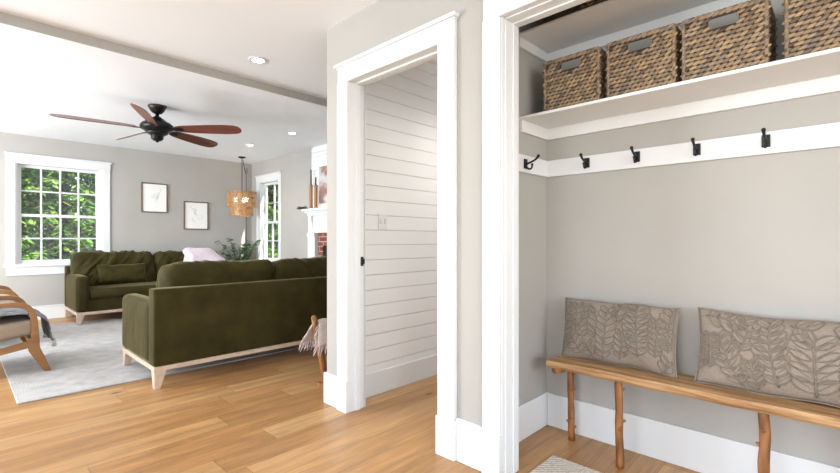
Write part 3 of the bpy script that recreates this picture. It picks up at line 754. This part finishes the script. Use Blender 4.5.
# ceiling fan
t = thing('ceiling_fan', 'dark bronze ceiling fan with five mahogany blades', 'ceiling fan', (1.551, 5.514, H))
MB().lathe([(.0, -.0), (.090, -.0), (.094, -.012), (.080, -.035), (.066, -.06), (.045, -.082), (.03, -.088), (0, -.088)], n=32).build('canopy', BRONZE, t)
MB().lathe([(0, -.08), (.018, -.08), (.018, -.115), (.035, -.12), (.035, -.135), (0, -.135)], n=20).build('downrod', BRONZE, t)
MB().lathe([(0, -.125), (.045, -.13), (.07, -.15), (.085, -.16), (.10, -.175), (.135, -.19), (.160, -.212), (.168, -.235), (.160, -.262), (.13, -.278), (.115, -.29), (0, -.29)], n=40).build('motor_housing', BRONZE, t)
MB().lathe([(0, -.285), (.105, -.288), (.108, -.305), (.075, -.325), (.062, -.335), (.062, -.365), (.04, -.385), (.02, -.392), (.012, -.402), (0, -.408)], n=32).build('switch_housing', BRONZE, t)
for k in range(5):
    a = math.radians(28+72*k); R0, R1 = .20, .92; zb = -.255
    out = []
    prof = [(0, .040), (.08, .054), (.25, .066), (.5, .076), (.75, .080), (.9, .072), (.96, .055), (.99, .028), (1.0, .0)]
    pts = [(R0+(R1-R0)*f, w_) for f, w_ in prof]
    poly = pts+[(x, -w_) for x, w_ in pts[-2::-1]]
    pitch = math.radians(23); M = Matrix.Rotation(a, 4, 'Z') @ Matrix.Translation((0, 0, zb)) @ Matrix.Rotation(-pitch, 4, 'X')
    bb = MB().prism(poly, -.004, .004, 'z'); o = bb.build('blade', BLADE, t, .002); o.matrix_local = M; bl = o
    br = MB().prism([(.12, .016), (.17, .014), (.20, .032), (.27, .024), (.29, 0), (.27, -.024), (.20, -.032), (.17, -.014), (.12, -.016)], -.011, -.004, 'z')
    br.ell((.215, .015, -.012), .006, .006, .003).ell((.215, -.015, -.012), .006, .006, .003).ell((.26, 0, -.012), .006, .006, .003)
    br.build('blade_bracket', BRONZE, bl, .002)

# recessed lights
def downlight(label, x, y, power=16, visible=True):
    t = thing('recessed_light', label, 'ceiling light', (x, y, H), 0, 'recessed ceiling lights')
    MB().lathe([(.048, -.001), (.05, -.006), (.074, -.005), (.078, -.001)], n=32).build('trim_ring', TRIM, t)
    MB().lathe([(0, -.003), (.049, -.003), (.049, -.001), (0, -.001)], n=32).build('lens', LAMP, t)
    d = bpy.data.lights.new('ceiling_spot', 'SPOT'); d.energy = power; d.spot_size = math.radians(140); d.spot_blend = .8; d.shadow_soft_size = .05; d.color = (1, .95, .88)
    o = bpy.data.objects.new('ceiling_spot', d); C.objects.link(o); o.parent = t; o.location = (0, 0, -.02)
    return t
downlight('round recessed light in the hall ceiling, before the dropped beam', 1.73, 3.505)
downlight('round recessed light of the living room, right of the fan near the beam', 3.237, 5.554)
downlight('round recessed light of the living room, the one nearest the far corner and the pendant', 3.192, 6.731)
for x, y, p in ((-.6, 3.4, 16), (-.6, .8, 16), (-.6, 5.5, 16), (-.6, 7.2, 16), (.9, .3, 16), (3.0, 1.75, 45)):  # unseen spots without fixtures; the last is added to light the passage
    d = bpy.data.lights.new('ceiling_spot', 'SPOT'); d.energy = p; d.spot_size = math.radians(140); d.spot_blend = .8; d.shadow_soft_size = .05; d.color = (1, .95, .88)
    o = bpy.data.objects.new('ceiling_spot', d); C.objects.link(o); o.location = (x, y, H-.02)

# pendant
px_, py_ = 3.554, 7.807
t = thing('pendant_lamp', 'tiered wooden bead pendant lamp hanging in the far corner', 'pendant lamp', (px_, py_, H))
MB().lathe([(0, 0), (.062, 0), (.064, -.012), (.03, -.026), (0, -.026)], n=24).build('canopy', BLACK, t)
b = MB()
for i in range(24):
    z = -.03-i*.026; M = Matrix.Rotation(0 if i % 2 else PI/2, 3, 'Z')
    b.tube([M @ Vector((.009*math.cos(q*PI/5), 0, z-.013+.017*math.sin(q*PI/5))) for q in range(11)], .0028, 5)
b.build('chain', BLACK, t)
def tier(r, z0, z1, n):
    b = MB(); rows = int(round((z1-z0)/.047))
    for j in range(rows):
        zc = z0+(z1-z0)*(j+.5)/rows
        for k in range(n):
            a = 2*PI*(k+(j % 2)*.5)/n; M = Matrix.Rotation(a, 3, 'Z'); hw = PI*r/n*.86; hh = (z1-z0)/rows*.46
            vs_ = [M @ Vector((r+dx, dy, dz))+Vector((0, 0, zc)) for dz in (-hh, hh) for dy in (-hw, hw) for dx in (-.003, .003)]
            b.add(vs_, [(0, 2, 3, 1), (4, 5, 7, 6), (0, 1, 5, 4), (2, 6, 7, 3), (0, 4, 6, 2), (1, 3, 7, 5)])
    b.tube([(r*math.cos(2*PI*k/32), r*math.sin(2*PI*k/32), z1+.004) for k in range(33)], .005, 6)
    return b
tier(.25, 1.735-H, 2.005-H, 40).build('upper_tier', CHIP, t); tier(.19, 1.58-H, 1.74-H, 32).build('lower_tier', CHIP, t)
b = MB()
for k in range(4): a = k*PI/2+.4; b.tube([(0, 0, 2.01-H), (.25*math.cos(a), .25*math.sin(a), 2.008-H)], .004, 6)
b.tube([(0, 0, 2.02-H), (0, 0, 1.86-H)], .012, 8)
b.build('spider_frame', BLACK, t)
for a in (.9, .9+2*PI/3, .9+4*PI/3):
    MB().ell((.11*math.cos(a), .11*math.sin(a), 1.87-H), .032, .032, .038, None, 12, 8).build('bulb', BULB, t)
d = bpy.data.lights.new('pendant_glow', 'POINT'); d.energy = 2; d.shadow_soft_size = .05; d.color = (1, .8, .55)
o = bpy.data.objects.new('pendant_glow', d); C.objects.link(o); o.parent = t; o.location = (0, 0, 1.78-H)
MB().tube([Vector(q)-Vector((px_, py_, H)) for q in bez([(px_+.02, py_, H-.05), (px_+.1, py_+.1, H-.30), (3.80, 8.1, H-.35), (3.88, 8.30, H-.12)], 16)]+[Vector((3.89-px_, 8.37-py_, -.10)), Vector((3.90-px_, 8.385-py_, -.5)), Vector((3.90-px_, 8.385-py_, -1.3)), Vector((3.90-px_, 8.385-py_, -2.3))], .005, 6).build('cord', BLACK, t)

# house plant
t = thing('potted_plant', 'leafy green potted plant in the corner beyond the sofas', 'plant', (3.60, 7.97, 0))
MB().lathe([(0, 0.001), (.12, .001), (.16, .30), (.165, .32), (.15, .32), (.14, .27), (0, .27)], n=28).build('pot', POT, t)
b = MB(); lf = MB(); rnd = random.Random(4)
for k in range(20):
    a = rnd.uniform(0, 2*PI); r_ = rnd.uniform(.08, .34); hgt = rnd.uniform(.90, 1.20)
    ex, ey = r_*math.cos(a), r_*math.sin(a)*.75
    st_ = bez([(0, 0, .27), (ex*.2, ey*.2, .6), (ex*.7, ey*.7, hgt*.9), (ex*1.1, ey*1.1, hgt)], 12); b.tube(st_, .004, 5)
    for i in range(4, 13):
        for q in range(2):
            p = st_[i]; aa = rnd.uniform(0, 2*PI); d_ = Vector((math.cos(aa), math.sin(aa), rnd.uniform(-.3, .6))).normalized()
            s_ = d_.cross(Vector((0, 0, 1))).normalized(); L_ = rnd.uniform(.07, .12); W_ = L_*.36; dn = Vector((0, 0, -.02))
            lf.add([p, p+d_*L_*.35+s_*W_, p+d_*L_*.7+s_*W_*.8+dn*.5, p+d_*L_+dn, p+d_*L_*.7-s_*W_*.8+dn*.5, p+d_*L_*.35-s_*W_, p+d_*L_*.5+Vector((0, 0, -.006))], [(0, 1, 6), (1, 2, 6), (2, 3, 6), (3, 4, 6), (4, 5, 6), (5, 0, 6)])
b.build('stems', PLANT, t); lf.build('leaves', PLANT, t)

# fireplace
t = thing('fireplace', 'white mantelpiece around a red brick fireplace', 'fireplace', (3.95, 5.3, 0))
def rb(b, n, m, bev=.004): return rel(b, t).build(n, m, t, bev)
YO, YI = 6.17, 4.43
b = MB(); b.box(3.80, 3.955, YI-.07, YO+.07, 1.605, 1.64); b.box(3.84, 3.955, YI-.045, YO+.045, 1.575, 1.605); b.box(3.955, XF, YO+.022, YO+.07, 1.575, 1.64); rb(b, 'mantel_shelf', TRIM)
b = MB(); b.box(3.88, 3.956, YI, YO, 1.262, 1.575); b.box(3.86, 3.88, YI, YO, 1.53, 1.575); b.box(3.872, 3.88, YI+.3, YO-.3, 1.33, 1.47); rb(b, 'frieze', TRIM)
for y0, y1 in ((YO-.2, YO), (YI, YI+.2)):
    b = MB(); b.box(3.87, 3.956, y0, y1, 0, 1.262); b.box(3.855, 3.87, y0-.005, y1+.005, 0, .2); b.box(3.858, 3.87, y0, y1, 1.2, 1.262); b.box(3.862, 3.87, y0+.04, y1-.04, .26, 1.15); rb(b, 'pilaster', TRIM)
    yc = (y0+y1)/2; b = MB(); b.prism([(3.88, 1.53), (3.845, 1.53), (3.84, 1.48), (3.86, 1.42), (3.865, 1.34), (3.88, 1.31)], yc-.04, yc+.04); rb(b, 'corbel', TRIM)
b = MB(); b.box(3.93, 3.956, YI+.2, 4.66+.1, .0, 1.262); b.box(3.93, 3.956, 5.97-.13, YO-.2, 0, 1.262); b.box(3.93, 3.956, 4.76, 5.84, 1.06, 1.262); rb(b, 'brick_facing', BRICK, 0)
b = MB(); b.box(3.945, 3.955, 4.76, 5.84, 0, 1.06); rb(b, 'firebox', FIREBLACK, 0)  # flat black panel across the brick opening
for y, h_, c_, lb in ((6.10, .375, .25, 'taller'), (5.965, .365, .13, 'shorter')):
    q = thing('candlestick', 'turned wooden candlestick with the %s black candle on the mantel' % lb, 'candlestick', (3.89, y, 1.64), 0, 'candlesticks on the mantel')
    MB().lathe([(0, 0), (.036, 0), (.036, .012), (.027, .03), (.027, h_-.03), (.032, h_-.01), (.032, h_), (0, h_)], n=24).build('stick', GOLDW, q)
    MB().lathe([(0, h_), (.013, h_), (.010, h_+c_-.01), (.004, h_+c_), (0, h_+c_)], n=16).build('candle', CANDLE, q)
b = MB(); b.tube([(3.90, 6.56, 1.668), (3.89, 6.48, 1.662), (3.885, 6.38, 1.668), (3.88, 6.28, 1.665), (3.88, 6.17, 1.655)], [.004, .012, .022, .02, .006], 10)
b.tube([(3.885, 6.38, 1.672), (3.88, 6.45, 1.69), (3.875, 6.50, 1.685)], [.008, .010, .003], 8); b.tube([(3.88, 6.28, 1.672), (3.86, 6.22, 1.69), (3.86, 6.18, 1.684)], [.008, .007, .003], 8)
tag(b.build('driftwood', BLACK), 'dark piece of driftwood jutting over the left end of the mantel', 'driftwood')
q = thing('painting', 'unframed abstract painting in greys and rust leaning above the mantel', 'painting', (3.955, 5.5, 1.99))
MB().box(-.028, -.001, -.42, .44, -.27, .30).build('canvas', ART, q, .003)

# blanket rack beside the wall end
t = thing('blanket_rack', 'rustic branch-wood rack half hidden behind the end of the wall', 'rack', (2.3, 2.9, 0))
for x, xb in ((1.855, .12), (2.6, 0)):
    b = MB(); b.tube([(x+.02+xb*(1-i/8)+noise.noise(Vector((x*9, i, 0)))*.008, 2.90+(.0), .56*i/8) for i in range(9)], [.026-.004*i/8 for i in range(9)], 10); b.ell((x+.02, 2.90, .56), .022, .022, .024); rel(b, t).build('post', LOG, t)
b = MB(); b.tube([(1.89, 2.90, .49), (2.61, 2.90, .49)], .014, 10); rel(b, t).build('top_rail', LOG, t)
b = MB(); b.tube([(1.96, 2.90, .15), (2.61, 2.90, .15)], .013, 10); rel(b, t).build('lower_rail', LOG, t)
for x in (1.99, 2.62): b = MB(); b.box(x-.02, x+.02, 2.78, 3.02, 0, .03); rel(b, t).build('foot', LOG, t)
def mv(u, v):
    x = 1.905+.6*u; s = (v-.5)*2; hang = abs(s)
    spread = .02+.085*hang**.8
    return (x-.07*hang*(1-u)**2+noise.noise(Vector((u*5, v*5, 1)))*.012, 2.90+math.copysign(spread, s)*min(1, hang*6)+noise.noise(Vector((u*7, v*2, 3)))*.012, .535-.17*hang+noise.noise(Vector((u*6, v*6, 5)))*.008)
g = drape('throw_blanket', 'mauve fringed throw hung over the branch-wood rack', MAUVE, mv, 26, 20, .008)
b = MB(); rnd = random.Random(3)
for k in range(60):
    u = k/59
    for v in (0, 1):
        p = Vector(mv(u, v)); q = p+Vector((rnd.uniform(-.02, .01)-.02*(1-u), rnd.uniform(-.015, .015), -rnd.uniform(.05, .075)))
        b.tube([p+Vector((0, 0, .01)), p.lerp(q, .5)+Vector((.004, 0, 0)), q], [.004, .0045, .002], 5)
for k in range(20):
    v = k/19; p = Vector(mv(0, v)); q = p+Vector((-.03+rnd.uniform(-.01, .01), rnd.uniform(-.01, .01), -rnd.uniform(.03, .05)))
    b.tube([p, p.lerp(q, .5)+Vector((-.006, 0, 0)), q], [.004, .0045, .002], 5)
b.build('fringe', MAUVE, g)

# ================================================================ OUTSIDE
struct(MB().box(-25, 40, YF+.25, 60, -.6, -.5).build('ground', GRASS))
def conifer_mesh(hgt, rad, seed, dens=1.0):
    rnd = random.Random(seed); b = MB(); tr = MB()
    tr.tube([(0, 0, 0), (0, 0, hgt*.5), (0, 0, hgt)], [.14, .09, .01], 8)
    nl = int(hgt/.17)
    for l in range(nl):
        z = .25+(hgt-.4)*l/nl; R = rad*(1-.85*z/hgt); nb = 12
        for k in range(nb):
            a = 2*PI*(k+rnd.random()*.8)/nb; rr = R*rnd.uniform(.75, 1.08); n = int(8*dens)+1
            dv = Vector((math.cos(a), math.sin(a), 0)); sd_ = Vector((-dv.y, dv.x, 0))
            for i in range(n):
                f = .25+.75*(i+rnd.random())/n; base = dv*rr*f+Vector((0, 0, z-.35*f*f*rr*.5+rnd.uniform(-.05, .05)))
                for q in (-1, 1):
                    for w_ in range(2):
                        tip = base+dv*rnd.uniform(.06, .16)+sd_*q*rnd.uniform(.06, .22)+Vector((0, 0, rnd.uniform(-.14, .03)))
                        wd = (tip-base).cross(Vector((rnd.uniform(-.4, .4), rnd.uniform(-.4, .4), 1))).normalized()*.028
                        b.add([base-wd*.5, base.lerp(tip, .5)-wd, tip, base.lerp(tip, .5)+wd], [(0, 1, 2, 3)])
    return b, tr
TREES = 'trees beyond the windows'
t = thing('conifer_tree', 'dense green conifer filling the panes of the large window', 'tree', (1.62, 12.4, -.5), 0, TREES)
bb, tr = conifer_mesh(7.5, 1.75, 1, 1.9); bb.build('foliage', LEAF, t); tr.build('trunk', BARK, t)
for (x, y, rz, l) in ((.2, 16.2, 1.1, 'conifer standing back on the left outside the large window'), (3.7, 16.0, 2.3, 'conifer standing back on the right outside the large window'), (2.0, 19.8, .4, 'farthest conifer, behind the one filling the large window'),
                      (7.4, 13.9, .6, 'conifer seen through the narrow window by the corner'), (9.4, 17.9, 4.0, 'farther conifer behind the one at the narrow window')):
    dup(t, (x, y, -.5), rz, l)
t = thing('bush', 'yellow green bush below the conifer outside the large window', 'bush', (1.75, 9.8, -.5), 0, None)
bb, tr = conifer_mesh(1.75, .70, 9, 1.3); bb.build('foliage', LEAF2, t); tr.build('stem', BARK, t)
